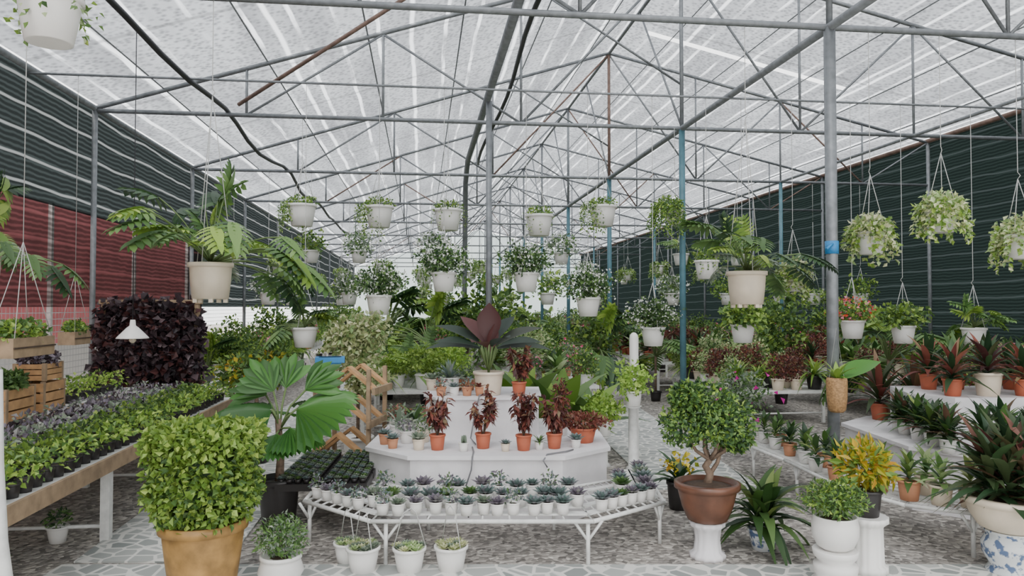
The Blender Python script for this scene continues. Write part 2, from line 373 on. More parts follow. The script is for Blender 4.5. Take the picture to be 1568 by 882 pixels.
def trail(mb,c,r,n,ln,k,W=.03):
    c=Vector(c)
    for i in range(n):
        az=U(0,6.28); p=c+Vector((math.cos(az),math.sin(az),0))*r*U(.5,1.05); l=ln*U(.3,1)
        o=Vector((math.cos(az),math.sin(az),0))
        m=max(3,int(l/.025))
        for j in range(m):
            t=j/m; q=p+o*(r*.45*math.sqrt(t))-Z*(l*t)+rdir()*.015+Z*.03
            mb.small(q,(o*.6+rdir()*.8-Z*.4).normalized(),(o+Z*.5+rdir()*.3).normalized(),W*1.5,W,random.choice(k))
def hangwire(mb,rt,zrim,ztop,hookh=.55):
    hk=Vector((0,0,zrim+hookh))
    for i in range(3):
        a=2*math.pi*i/3+.4
        mb.tube([(rt*math.cos(a),rt*math.sin(a),zrim),hk],.0035,'wire',4)
    mb.tube([hk+Z*.0,hk+Vector((.02,0,.03)),hk+Vector((0,0,.06)),(0,0,ztop)],.0035,'wire',4)

# ------------------------------------------------------------------ shell
SL,SR,RG=-4.0,10.0,3.5
ZL,ZR,ZT=4.05,4.9,6.42
T0,T1=-2.0,46.0
mb=MB(); mb.prism([(-30,-10),(30,-10),(30,70),(-30,70)],-.1,0,'gravel'); mb.obj('floor')
mb=MB()
def gp(pts): return [tuple(G(x,y))[:2] for x,y in pts]
mb.prism(gp([(-2.72,1),(6.5,1),(6.5,4.60),(-1.35,4.60),(-2.78,4.6)]),0.0,.012,'paving')
mb.prism([(-2.15,4.95),(-1.2,4.84),(-1.2,34),(-2.15,34)],0.0,.012,'paving')
mb.prism(gp([(1.25,6.5),(2.2,6.5),(2.0,12),(.9,12)]),0,.012,'paving')
mb.obj('paving_path')
def roofz(s): return ZL+(ZT-ZL)*(s-SL)/(RG-SL) if s<RG else ZR+(ZT-ZR)*(SR-s)/(SR-RG)
def sheet(name,a,b,c,d,k):
    mb=MB(); mb.V+=[a,b,c,d]; mb.face((0,1,2,3),k); return mb.obj(name)
mb=MB(); e=.06
for (sa,sb,ta,tb) in ((SL,RG,T0,T1),(RG,SR,T0,12.3),(RG,SR,12.46,T1),(7.6,SR,12.3,12.46),(RG,3.9,12.3,12.46)):
    b=len(mb.V); mb.V+=[(sa,ta,roofz(sa)+e),(sb,ta,roofz(sb)+e),(sb,tb,roofz(sb)+e),(sa,tb,roofz(sa)+e)]; mb.face((b,b+1,b+2,b+3),'roof')
mb.obj('ceiling')
mb=MB()
def addq(k,*v):
    b=len(mb.V); mb.V+=list(v); mb.face((b,b+1,b+2,b+3),k)
x=SL-.05
addq('netL',(x,T0,2.72),(x,13.5,2.72),(x,13.5,ZL),(x,T0,ZL)); addq('netLow',(x,T0,1.6),(x,13.5,1.6),(x,13.5,2.72),(x,T0,2.72)); addq('netL',(x,13.5,1.6),(x,T1,1.6),(x,T1,ZL),(x,13.5,ZL))
mb.obj('wall_left')
sheet('wall_right',(SR+.05,T0,0),(SR+.05,T1,0),(SR+.05,T1,ZR),(SR+.05,T0,ZR),'netR')
mb=MB(); mb.V+=[(SL,T1,0),(SR,T1,0),(SR,T1,ZR),(RG,T1,ZT),(SL,T1,ZL)]; mb.face((0,1,2,3,4),'netE'); mb.obj('wall_back')
sheet('wire_fence',(SL-.06,T0,0),(SL-.06,T1,0),(SL-.06,T1,1.6),(SL-.06,T0,1.6),'fence')
mb=MB(); mb.box((SL-1.0,7.8,2.05),(.04,19.6,1.9),'red'); mb.box((SL-1.0,7.8,.55),(.05,19.6,1.1),'white')
for i in range(7): mb.box((SL-.96,-1+i*2.9,1.5),(.06,.06,3.0),'wpipe')
mb.obj('red_site_hoarding')

# steel frame
TR=[1.9,5.95,9.6,13.5,17.4,21.3,25.2,29.1,33.0,36.9,40.8,44.7]
CH=4.02
for ti,t in enumerate(TR):
    mb=MB()
    mb.tube([(SL,t,CH),(SR,t,CH)],.028,'steel',6)
    mb.tube([(SL,t,ZL),(RG,t,ZT-.03)],.028,'steel',6); mb.tube([(RG,t,ZT-.03),(SR,t,ZR-.03)],.028,'steel',6)
    for s in (-2.2,-.5,1.3,5.2,6.9,8.6): mb.tube([(s,t,CH),(s,t,roofz(s)-.03)],.018,'steel',5)
    prev=[(-2.2,CH),(-.5,roofz(-.5)-.03),(1.3,CH),(RG,roofz(RG)-.05),(5.2,CH),(6.9,roofz(6.9)-.04),(8.6,CH),(SR,ZR-.03)]
    for a,b in zip(prev[:-1],prev[1:]): mb.tube([(a[0],t,a[1]),(b[0],t,b[1])],.017,'rust' if (ti*3+int(a[0]))%5==0 else 'steel',5)
    mb.tube([(SL,t,0),(SL,t,ZL)],.035,'steel',8)
    mb.tube([(SR,t,0),(SR,t,ZR)],.035,'steel',8)
    if ti>=1:
        k='steel' if ti==1 else 'teal'
        mb.tube([(RG,t,0),(RG,t,CH)],.05 if ti==1 else .042,k,10)
        mb.tube([(RG,t,CH),(RG,t,ZT-.05)],.028,'steel' if ti!=3 else 'rust',8)
    if 2<=ti<=8:
        mb.tube([(RG,t,CH+.6),(RG-1.9,t,roofz(RG-1.9)-.05)],.016,'steel',5)
    if ti in (3,5,7): mb.tube([(6.9,t,0),(6.9,t,CH)],.035,'teal',8)
    mb.obj('greenhouse_steel_truss')
mb=MB()
for s,z,r,k in ((SL,ZL,.035,'steel'),(SR,ZR,.045,'rust'),(RG,CH,.038,'steel'),(RG,ZT-.04,.028,'steel'),(6.9,CH,.024,'steel')):
    mb.tube([(s,T0,z),(s,T1,z)],r,k,8)
s=-3.2
while s<9.6:
    mb.tube([(s,T0,roofz(s)+.02),(s,T1,roofz(s)+.02)],.011,'steel',4); s+=1.25
for t in TR[2:8]: mb.tube([(RG,t,CH+.02),(RG,t+1.9,roofz(RG)-.05)],.016,'steel',5)
mb.tube([(-2.3,9.6,4.15),(.6,8.0,5.5)],.024,'rust',6)
for t in (8.0,3.0): mb.tube([(-4,t,3.98),(SR,t,3.98)],.014,'steel',5)
mb.obj('longitudinal_roof_pipes')
mb=MB()
mb.tube([(.84,1.9,4.28),(.84,13.5,4.30),(.84,14.2,4.0),(.86,14.8,2.2),(.86,15,0)],.05,'steel',10)
mb.obj('rainwater_pipe')
mb=MB(); mb.tube([(0,0,0),(0,0,4.26)],.04,'steel',10); mb.box((0,0,.01),(.14,.14,.02),'steel'); mb.obj('steel_support_post',(.86,9.45,0))
mb=MB(); pts=[]
for i in range(40):
    t=2+i*.75; pts.append((-2.45+.05*math.sin(i*.9),t,4.02+.06*math.cos((t-5.95)/3.9*2*math.pi)))
mb.tube(pts,.028,'hose',8)
pts=[(1.05+.05*math.sin(i*.8),2+i*.75,4.3+.05*math.cos(i*.7)) for i in range(17)]
mb.tube(pts,.026,'hose',8)
mb.obj('irrigation_hose')
mb=MB(); mb.tube([(0,0,-.055),(0,0,.055)],.056,'blue',12); mb.tube([(-.02,-.05,.03),(-.09,-.07,-.02)],.012,'blue',5); mb.obj('blue_tape_band',(RG,5.95,2.11))

# ------------------------------------------------------------------ displays and benches
def octo(hw,hf,sf,z):
    mb=MB()
    P=[(-hf,-hw),(hf,-hw),(hw*1.04,-sf),(hw*1.04,sf),(hf,hw),(-hf,hw),(-hw*1.04,sf),(-hw*1.04,-sf)]
    mb.prism(P,0,z-.03,'paint'); mb.prism([(x*1.03,y*1.03) for x,y in P],z-.03,z,'paint')
    return mb
mb=octo(.9,.565,.55,.5)
mb.prism([(-.42,-.25),(.24,-.25),(.42,-.02),(.42,.55),(-.55,.55),(-.55,-.02)],.5,.83,'paint'); mb.prism([(-.44,-.27),(.26,-.27),(.44,-.03),(.44,.57),(-.57,.57),(-.57,-.03)],.83,.85,'paint')
for pts in ([(-.12,-.60,.505),(-.10,-.80,.51),(-.10,-.935,.50),(-.11,-.94,.40),(-.16,-.925,.25),(-.13,-.925,.05)],[(.66,-.70,.505),(.60,-.8,.51),(.45,-.9,.508),(.42,-.945,.47),(.45,-.935,.42)],[(-.10,-.5,.51),(-.15,-.3,.52),(-.12,-.275,.7),(-.08,-.28,.87),(-.0,-.1,.87)]):
    mb.tube(pts,.006,'hose2',6)
mb.obj('octagonal_display_plinth',G(-.19,6.4),-YAW)
mb=octo(1.0,.6,.58,.5)
mb.prism([(-.55,-.35),(.55,-.35),(.75,0),(.6,.6),(-.6,.6),(-.75,0)],.5,.85,'paint')
mb.obj('octagonal_display_plinth',G(4.2,6.45),-YAW)
def bench(name,outer,inner,z,legs):
    mb=MB(); n=len(outer)
    for i in range(n-1):
        mb.tube([(*outer[i],z),(*outer[i+1],z)],.014,'wpipe',6); mb.tube([(*inner[i],z),(*inner[i+1],z)],.012,'wpipe',6)
        for f in range(0,9):
            t=f/8; a=Vector(outer[i]).lerp(Vector(outer[i+1]),t); b=Vector(inner[i]).lerp(Vector(inner[i+1]),t)
            mb.tube([(a.x,a.y,z),(b.x,b.y,z)],.007,'wpipe',4)
        for w in (.2,.4,.6,.8):
            a=Vector(outer[i]).lerp(Vector(inner[i]),w); b=Vector(outer[i+1]).lerp(Vector(inner[i+1]),w)
            d=(b-a).normalized(); nn=Vector((-d.y,d.x))*.03
            mb.prism([a+nn,b+nn,b-nn,a-nn][::-1],z-.004,z+.008,'wpipe')
    for (x,y,dx,dy) in legs:
        mb.tube([(x,y,0),(x,y,z)],.014,'wpipe',6)
        mb.tube([(x,y,z*.55),(x+dx,y+dy,z)],.010,'wpipe',5); mb.tube([(x,y,z*.55),(x-dx,y-dy,z)],.010,'wpipe',5)
    return mb.obj(name,(0,0,0),-YAW)
bench('ring_display_bench',[(-1.5,6.4),(-1.41,5.05),(-.87,4.58),(.50,4.58),(1.03,5.02),(1.06,6.0)],
      [(-1.2,6.4),(-1.15,5.65),(-.78,5.42),(.40,5.42),(.80,5.68),(.82,6.0)],.28,
      [(-.78,4.6,.09,0),(.47,4.6,.09,0),(-1.38,5.07,.05,.07),(1.0,5.04,.05,.07),(.30,5.35,.06,0),(-.6,5.35,.06,0),(1.04,5.9,0,.07),(-1.46,6.3,0,.07)])
bench('ring_display_bench',[(2.22,7.3),(2.35,6.4),(2.42,5.4),(2.62,4.95),(3.0,4.72),(5.4,4.72)],
      [(2.6,7.3),(2.64,6.4),(2.72,5.7),(3.0,5.42),(3.6,5.3),(5.4,5.3)],.28,
      [(2.95,4.76,.09,.03),(2.45,5.4,.02,.08),(2.28,7.0,0,.08),(2.38,6.2,0,.08),(4.2,4.75,.08,0)])

# left staging (greenhouse axes)
RZ=.715
mb=MB()
mb.box((-2.55,5.2,.575),(.95,6.8,.03),'wpipe'); mb.box((-2.07,5.2,.545),(.025,6.8,.10),'wood2')
mb.box((-3.5,5.2,RZ-.015),(.85,6.8,.03),'wpipe'); mb.box((-3.06,5.2,RZ-.045),(.025,6.8,.10),'wood2')
for t in (2.2,3.8,5.4,7.0,8.4):
    mb.box((-2.14,t,.28),(.06,.06,.56),'wpipe'); mb.box((-2.95,t,.28),(.05,.05,.56),'wpipe')
    mb.box((-3.1,t,.34),(.05,.05,.68),'wpipe'); mb.box((-3.88,t,.34),(.05,.05,.68),'wpipe')
    mb.tube([(-2.14,t,.1),(-2.95,t,.1)],.014,'wpipe',5)
mb.obj('tiered_plant_staging')
def potrow(name,s,t0,t1,z,step,pk,ks,rp=.045,hb=.10,n=26,Ln=.045,W=.03):
    mb=MB(); t=0
    while t<t1-t0:
        pot(mb,(U(-.01,.01),t,0),rp,rp*.8,.075,pk,seg=8)
        cloud(mb,(0,t,.075+hb*.4),(step*.62,step*.6,hb*.6*U(.75,1.3)),n,Ln,W,ks,shell=.3)
        t+=step
    return mb.obj(name,(s,t0,z))
for i,(s,ks) in enumerate(((-2.16,['lime','hedge','leaf']),(-2.30,['hedge','leaf']),(-2.46,['leaf','lime']),(-2.64,['purp','grey']),(-2.82,['purp','dark']),(-2.95,['grey','purp']))):
    potrow('seedling_pot_row',s,2.6,8.4,.59,.125,'black',ks,rp=.05,hb=.115,n=34)
for i,(s,ks) in enumerate(((-3.22,['purp','grey']),(-3.42,['leaf','grey']))):
    potrow('seedling_pot_row',s,3.8,5.9,RZ,.14,'black',ks,rp=.05,hb=.13,n=26)
    potrow('seedling_pot_row',s,7.25,8.4,RZ,.14,'black',[['lime','hedge'],['leaf','lime']][i],rp=.05,hb=.13,n=26)
mb=MB(); cloud(mb,(0,0,.12),(.45,.75,.13),1300,.05,.03,['lime','hedge'],p=4,shell=.5); mb.box((0,0,.04),(.8,1.4,.08),'black'); mb.obj('lime_seedling_block',(-3.2,9.85,.60))
mb=MB(); mb.box((0,0,.58),(.95,1.7,.04),'wpipe')
for a in (-.4,.4):
    for b in (-.75,.75): mb.box((a,b,.28),(.05,.05,.56),'wpipe')
mb.obj('white_plant_table',(-3.2,9.85,0))
def crate(name,loc,d,rz=0,filler=None):
    mb=MB(); x,y,z=d
    for sx in (-1,1):
        for j in range(3): mb.box((sx*x/2,0,z*(.18+.32*j)),(.015,y,z*.27),'wood')
    for sy in (-1,1):
        for j in range(3): mb.box((0,sy*y/2,z*(.18+.32*j)),(x,.015,z*.27),'wood')
    for sx in (-1,1):
        for sy in (-1,1): mb.box((sx*x/2.1,sy*y/2.1,z*.5),(.03,.03,z),'wood2')
    mb.box((0,0,.02),(x,y,.02),'wood2'); mb.box((0,0,z*.8),(x*.95,y*.95,.02),'soil')
    if filler: cloud(mb,(0,0,z+.03),(x*.55,y*.55,.08),int(600*x*y/.06),.05,.03,filler,shell=.3)
    return mb.obj(name,loc,rz)
crate('wooden_crate_planter',(-3.25,6.22,RZ),(.28,.42,.26),0,['leaf'])
crate('wooden_crate_planter',(-3.25,6.75,RZ),(.28,.36,.26),0,None)
crate('wooden_crate_planter',(-3.25,6.78,RZ+.262),(.24,.30,.15),0,['purp','dark'])
crate('wooden_crate_planter',(-3.65,6.3,RZ),(.25,.6,.30),0,['leaf'])
def hangbox(loc,d,fill,ztop=3.98):
    mb=MB(); x,y,z=d
    mb.box((0,0,z/2),d,'wood2'); mb.box((x/2+.004,0,z*.5),(.01,y,z*.08),'soil')
    for sx in (-1,1):
        for sy in (-1,1): mb.tube([(sx*x*.45,sy*y*.45,z),(0,0,z+.6)],.003,'wire',4)
    mb.tube([(0,0,z+.6),(0,0,ztop-loc[2])],.003,'wire',4)
    cloud(mb,(0,0,z+.03),(x*.55,y*.52,.07),500,.04,.03,fill,shell=.3)
    return mb.obj('hanging_wooden_planter_box',loc,0)
hangbox((-2.50,5.0,1.29),(.16,.5,.12),['leaf','hedge'])
hangbox((-3.50,8.0,1.22),(.16,.35,.13),['leaf','lime'])

# dark purple foliage panel
mb=MB()
for x in (-.55,.55): mb.box((x,0,.62+.22),(.05,.05,1.68),'wood2')
mb.box((0,0,1.66),(1.2,.07,.05),'wood2'); mb.box((0,.06,1.13),(1.0,.02,.9),'dark')
cloud(mb,(0,-.04,1.12),(.60,.12,.53),2400,.10,.085,['dark'],p=9,shell=.4,lump=.08,out=.5)
cloud(mb,(0,-.12,1.12),(.58,.10,.50),800,.09,.07,['dark','bronze'],p=9,shell=.3,lump=.1,out=.5)
mb.obj('purple_foliage_panel',G(-4.28,8.75,0),-YAW)
mb=MB(); mb.lathe((0,0,0),[(.13,0),(.125,.01),(.05,.09),(.025,.11),(.02,.16)],'white',20); mb.lathe((0,0,-.04),[(.01,0),(.03,.02),(.025,.05)],'cream',10)
mb.tube([(0,0,.15),(0,0,2.65)],.004,'hose',4); mb.obj('pendant_lamp',G(-3.25,6.33,1.33))

# zig-zag wooden stand
mb=MB()
for j,(z,dx) in enumerate(((.35,0),(.65,.05),(.95,.1))):
    for y in (-.05,.28):
        for sg in (-1,1):
            rot=Matrix.Rotation(sg*math.radians(38),3,'Y'); mb.box((dx+sg*.13,y,z),(.34,.10,.025),'wood',rot)
    for sg in (-1,1): mb.box((dx+sg*.26,.1,z-.1),(.03,.5,.06),'wood2')
for x in (-.2,.3):
    for y in (-.1,.35): mb.box((x,y,.52),(.035,.035,1.04),'wood2')
mb.obj('wooden_zigzag_plant_stand',G(-1.56,6.75),-YAW-.15)
mb=MB()
for i in range(3):
    for j in range(2):
        mb.box((j*.34-.17,i*.36,.025),(.31,.33,.05),'black')
        for a in range(5):
            for b in range(5):
                c=Vector((j*.34-.17-.12+a*.06,i*.36-.13+b*.065,.05)); mb.lathe(c,[(.02,0),(.026,.03)],'black',6); succ(mb,c+Z*.03,.034,['succ','grey','leaf'][(a+b)%3])
mb.obj('seedling_trays',G(-1.37,5.45,.29),-YAW+.06)

# ------------------------------------------------------------------ hero plants
mb=MB(); pot(mb,(0,0,0),.225,.165,.42,'ochre',seg=32)
for a in range(4): mb.tube([(U(-.03,.03),U(-.03,.03),.36),(U(-.1,.1),U(-.1,.1),.6),(U(-.2,.2),U(-.2,.2),.8)],[.018,.014,.008],'bark',6)
cloud(mb,(.0,0,.665),(.28,.27,.27),5200,.040,.030,['leaf','hedge','hedge','lime'],p=4,shell=.55,lump=.07,core='leaf')
cloud(mb,(.0,0,.86),(.295,.28,.085),2000,.040,.028,['lime','hedge'],p=5,shell=.5,lump=.06)
mb.obj('clipped_hedge_shrub_in_ochre_pot',G(-1.70,4.10,.012),0)
mb=MB(); pot(mb,(0,0,0),.112,.075,.19,'white',seg=28,belly=.035); cloud(mb,(0,0,.29),(.145,.145,.11),1000,.03,.013,['leaf','leaf','grey'],shell=.2,core=None); mb.tube([(0,0,.17),(0,0,.3)],.01,'bark',5)
mb.obj('potted_small_bush',G(-1.31,4.22,.012))
# fan palm
mb=MB(); pot(mb,(0,0,0),.15,.115,.36,'black',seg=24)
mb.tube([(0,0,.3),(.01,0,.5),(-.01,0,.78)],[.035,.028,.024],'bark',8)
V3=Vector
def stalk(hub): mb.tube([(0,0,.70),V3((hub.x*.4,hub.y*.4,.70+(hub.z-.70)*.6)),hub],.008,'stem',5)
for hub,fw,nr,Rr,dr,spn,cut in ((( -.03,-.08,.86),(-1,-.25,.14),(.0,-.34,.94),.44,.26,170,.93),((.14,-.06,.86),(1,-.1,.30),(.0,-.38,.92),.48,.16,160,.93),
     ((0.03,-.16,.70),(-.1,-1,-.3),(-.05,-.15,1),.24,.30,150,.94),((.14,.2,.88),(.7,.8,.2),(0,-.1,1),.34,.2,170,.94),((.12,-.14,.74),(.9,-.6,-.2),(.1,-.15,1),.27,.28,150,.94),((-.10,.16,.8),(-.7,.8,.1),(0,-.1,1),.32,.2,170,.94)):
    hub=V3(hub); stalk(hub); fan(mb,hub,V3(fw),V3(nr),Rr,spn,18,dr,cut)
for hub,fw,nr,Rr,spn,n in (((-.06,.04,.98),(-.55,.0,.85),(.2,-.9,.4),.34,95,7),((.02,.08,1.0),(.02,.1,1.0),(.0,-1,.15),.31,80,6),((.16,.10,.98),(.75,.1,.65),(-.2,-.8,.6),.36,80,6),((-.14,.12,.94),(-.95,.2,.4),(0,-.6,.8),.34,80,6)):
    hub=V3(hub); stalk(hub); fan_split(mb,hub,V3(fw),V3(nr),Rr,spn,n,.3)
mb.obj('potted_fan_palm',G(-1.70,5.42,.0),-YAW)
def pedestal(mb,r,h,k='white',fl=0):
    mb.lathe((0,0,0),[(r*1.05,0),(r*1.05,h*.12),(r*.8,h*.2),(r*.72,h*.5),(r*.8,h*.8),(r*1.02,h*.88),(r*1.02,h)],k,36,True,fl,12 if fl else 0)
mb=MB(); pedestal(mb,.105,.235,'paint',.05)
mb.lathe((0,0,.235),[(.10,0),(.125,.01),(.16,.09),(.185,.19),(.185,.2),(.208,.21),(.208,.245),(.18,.25),(.175,.22)],'brown',32); mb.lathe((0,0,.45),[(.178,0),(.1,.02),(.01,.03)],'soil',14)
tr=[(.0,0,.46),(.02,0,.53),(-.01,.0,.58),(.02,0,.62)]; mb.tube(tr,[.03,.026,.024,.022],'bark',8)
for a in ((-.12,0,.76),(.14,.02,.77),(.03,.1,.82),(.05,-.1,.8),(-.03,-.02,.86),(.18,-.05,.84)):
    mb.tube([tr[3],(a[0]*.6,a[1]*.6,.68),a],[.016,.012,.008],'bark',6)
mb.tube([(.0,0,.5),(.07,0,.6),(.1,0,.7)],[.016,.013,.01],'bark',6)
for c,r in (((-.14,0,.84),(.16,.17,.13)),((.14,0,.86),(.17,.17,.15)),((0,.05,.97),(.2,.18,.15)),((.02,-.12,.86),(.18,.13,.12)),((.18,.0,.75),(.12,.12,.07)),((-.12,.03,1.02),(.11,.11,.09))):
    cloud(mb,c,r,950,.035,.021,['leaf','leaf','hedge','deep'],shell=.3)
mb.obj('bonsai_tree_on_pedestal',G(1.25,4.76,.0))
mb=MB(); pot(mb,(0,0,0),.10,.07,.14,'porc',seg=20)
for j in range(4):
    a=j*1.57; strap(mb,(.05*math.cos(a),.05*math.sin(a),.14),18,.38,.055,['strip','leaf','deep'],(.35,1.45),.9,6,.15,.12)
mb.obj('potted_striped_dracaena',G(1.66,4.92))
mb=MB(); mb.lathe((0,0,0),[(.13,0),(.13,.03),(.105,.05),(.12,.09),(.12,.12),(.095,.14),(.12,.17),(.125,.2),(.12,.205)],'white',32)
mb.lathe((0,0,.205),[(.07,0),(.10,.02),(.127,.08),(.128,.14),(.118,.18),(.122,.19),(.11,.19),(.105,.17)],'white',32); mb.lathe((0,0,.37),[(.105,0),(.01,.02)],'soil',12)
mb.tube([(0,0,.37),(0,0,.45)],.012,'bark',6); cloud(mb,(0,0,.49),(.17,.17,.10),1500,.032,.014,['leaf','leaf','hedge'],shell=.2,lump=.2)
mb.obj('potted_round_bush_on_pedestal',G(1.85,4.26,.012))
mb=MB(); mb.lathe((0,0,0),[(.115,0),(.115,.04),(.095,.05),(.09,.27),(.095,.28),(.12,.3),(.12,.33)],'white',48,True,.04,16)
pot(mb,(0,0,.33),.09,.07,.16,'black')
cloud(mb,(0,0,.63),(.14,.14,.13),420,.075,.032,['croton','croton','hedge'],shell=.2,out=.9); mb.tube([(0,0,.45),(0,0,.65)],.008,'bark',5)
mb.obj('potted_croton_on_stand',G(2.14,4.49,.012))
mb=MB(); mb.lathe((0,0,0),[(.13,0),(.135,.02),(.11,.05),(.15,.12),(.155,.18),(.125,.23),(.14,.25),(.14,.26)],'porc',36)
mb.lathe((0,0,.26),[(.13,0),(.17,.02),(.215,.09),(.235,.15),(.235,.16),(.262,.17),(.262,.2),(.23,.205),(.22,.17)],'cream',36); mb.lathe((0,0,.43),[(.22,0),(.01,.03)],'soil',14)
for j in range(8):
    a=j*.785; strap(mb,(.12*math.cos(a),.12*math.sin(a),.45),20,.38,.058,['cord','deep','cord'],(.25,1.45),.65,5,.2,.18)
strap(mb,(0,0,.5),26,.46,.055,['cord','deep','bronze'],(.8,1.5),.45,5,.2,.12)
mb.obj('potted_cordyline_on_porcelain_stand',G(3.0,4.48,.0))
mb=MB(); mb.lathe((0,0,0),[(.05,0),(.047,.02),(.047,1.28),(.04,1.31),(.02,1.33),(.004,1.335)],'white',18); mb.obj('white_pipe_post',G(1.27,7.7))
mb=MB(); mb.tube([(-.03,0,1.35),(-.02,0,1.0),(0,0,.7),(.05,0,.35),(.12,0,.02)],.03,'wpipe',10); mb.lathe((.12,0,0),[(.06,0),(.06,.03)],'wpipe',14); mb.obj('white_curved_pipe_stand',G(-1.93,2.8,0.012))

# big dark-leaf centre plant
mb=MB(); pot(mb,(0,0,0),.13,.10,.20,'cream')
for az,e,l in ((178,.28,.54),(4,.26,.54),(168,.66,.54),(16,.62,.54),(200,.42,.46),(-22,.42,.46),(100,.6,.42),(250,.5,.32),(300,.6,.34),(150,1.0,.42),(40,1.0,.42)):
    a=math.radians(az); d=Vector((math.cos(a)*math.cos(e),math.sin(a)*math.cos(e),math.sin(e))); nn=Vector((-math.cos(a)*math.sin(e),-math.sin(a)*math.sin(e)-.35,math.cos(e)))
    st=Vector((0,0,.2)); p=st+d*.08+Z*.17; mb.tube([st,p],.009,'stem',5); mb.blade(p,d,nn,l*.95,.17,'glossdark' if az not in (150,250) else 'bronze',.34,8,.18,.5,.15)
mb.tube([(0,0,.18),(0,0,.50)],.012,'stem',6); mb.blade(Vector((0,0,.44)),Vector((.02,-.1,1)).normalized(),Vector((0,-1,0)),.36,.21,'bronze',.08,8,.3,.55,.15)
mb.blade(Vector((0,0,.36)),Vector((.25,-.1,1)).normalized(),Vector((.3,-1,0)).normalized(),.28,.10,'bronze',.08,6,.3,.5,.15)
mb.obj('potted_rubber_plant',G(-.2,6.33,.85),-YAW)

def redplant(name,x,y,z,h=.28,rp=.062,leaf='redl'):
    mb=MB(); pot(mb,(0,0,0),rp,rp*.75,.12,'terra')
    for j in range(9):
        a=U(0,6.28); t=Vector((math.cos(a)*.085,math.sin(a)*.085,.12+h*U(.45,1))); mb.tube([(0,0,.1),t],.004,'bark',4)
        for q in range(24):
            p=Vector((0,0,.12)).lerp(t,U(.35,1)); mb.blade(p,(rdir()+Z*.1-Z*.5*R()).normalized(),(Z+rdir()*.4).normalized(),.08,.032,random.choice([leaf,leaf,'bronze']),.4,2,.1)
    mb.obj(name,G(x,y,z),U(0,6))
for x,y,h in ((-.575,5.72,.33),(-.225,5.78,.37),(.09,5.70,.33),(.33,5.78,.30)): redplant('potted_red_coleus',x,y,.5,h)
redplant('potted_red_coleus',.06,6.25,.85,.32)
mb=MB(); pot(mb,(0,0,0),.11,.08,.12,'terra'); cloud(mb,(0,0,.17),(.2,.13,.06),700,.04,.02,['redl'],shell=.3); mb.obj('potted_red_groundcover',G(.58,6.05,.5))
mb=MB(); pot(mb,(0,0,0),.06,.05,.1,'white')
for j in range(6): mb.tube([(0,0,.1),(U(-.04,.04),U(-.04,.04),.32)],.003,'bark',4)
cloud(mb,(0,0,.3),(.07,.07,.18),260,.04,.02,['redl','bronze'],shell=.2); mb.obj('potted_red_shrub',G(.42,6.35,.5))
def smallpots(name,items,pk='white'):
    mb=MB()
    for (x,y,z,r,kind,ks) in items:
        c=Vector((x,y,z)); pot(mb,c,r,r*.75,r*1.7,random.choice(pk) if isinstance(pk,(list,tuple)) else pk,seg=14)
        t=c+Z*(r*1.6)
        if kind=='s': succ(mb,t,r*1.6*U(.85,1.2),random.choice(ks))
        elif kind=='b': cloud(mb,t+Z*r*.8,(r*1.3,r*1.3,r*1.1),90,r*.6,r*.35,ks,shell=.2)
        elif kind=='r': strap(mb,t,14,r*3,r*.5,ks,(.3,1.4),.5,4)
        elif kind=='c': 
            for q in range(8): mb.lathe(t+Vector((U(-.6,.6)*r,U(-.6,.6)*r,0)),[(r*.15,0),(r*.22,r*.6),(r*.15,r*1.2),(.002,r*1.4)],'grey',7)
    return mb.obj(name,(0,0,0),-YAW)
it=[]; KS=['succ','succ','grey','purp','leaf']
for i in range(12): it.append((-.81+i*.104+U(-.015,.015),4.70+U(-.02,.03),.29,.044,'s' if i%4 else 'b',KS))
for i in range(12): it.append((-.90+i*.122+U(-.02,.02),4.90+U(-.03,.03),.29,.047,'s',KS))
for i in range(11): it.append((-.85+i*.125+U(-.03,.03),5.14+U(-.05,.05),.29,.048,'s' if i%3 else 'b',KS))
for i in range(5): it.append((-1.00-.085*i,4.84+.07*i,.29,.042,'s' if i%2 else 'b',KS))
for i in range(6): it.append((.58+.072*i,4.80+.055*i,.29,.044,'s',KS))
for i in range(5): it.append((.93+.01*i,5.2+.13*i,.29,.05,'s',KS))
for i in range(3): it.append((.76+.01*i,5.15+.15*i,.29,.05,'s',KS))
smallpots('succulent_pots',it)
it=[]
for (x,y,r,kd,ks) in ((-1.02,5.95,.05,'s',['succ']),(-.93,5.78,.045,'s',['succ']),(-.85,6.0,.06,'b',['grey','purp']),(-.72,5.72,.05,'s',['grey']),(-.72,6.05,.055,'b',['leaf','grey']),(-.37,5.66,.04,'c',['grey']),(-.05,5.66,.035,'s',['succ']),(.21,5.72,.035,'r',['leaf']),(-.95,6.2,.07,'r',['grey']),(.5,5.8,.04,'s',['succ']),(-.83,6.35,.07,'r',['deep','leaf']),(-1.0,6.5,.07,'b',['redl','grey'])): it.append((x,y,.5,r,kd,ks))
for i in range(7): it.append((-1.05+.11*i,6.7+U(-.05,.05),.5 if i<3 else .85,.06,'s' if i%2 else 'b',['grey','leaf']))
for i in range(4): it.append((-.60+.11*i,6.26,.85,.045,'s' if i%2 else 'b',['grey','succ','redl']))
smallpots('mixed_succulent_pots',it,['white','white','terra2','cream'])
mb=MB(); pot(mb,(0,0,0),.085,.07,.13,'white'); strap(mb,(0,0,.12),34,.17,.028,['grey','succ'],(.1,1.35),.2,4); mb.obj('potted_agave',G(-.55,6.55,.85))

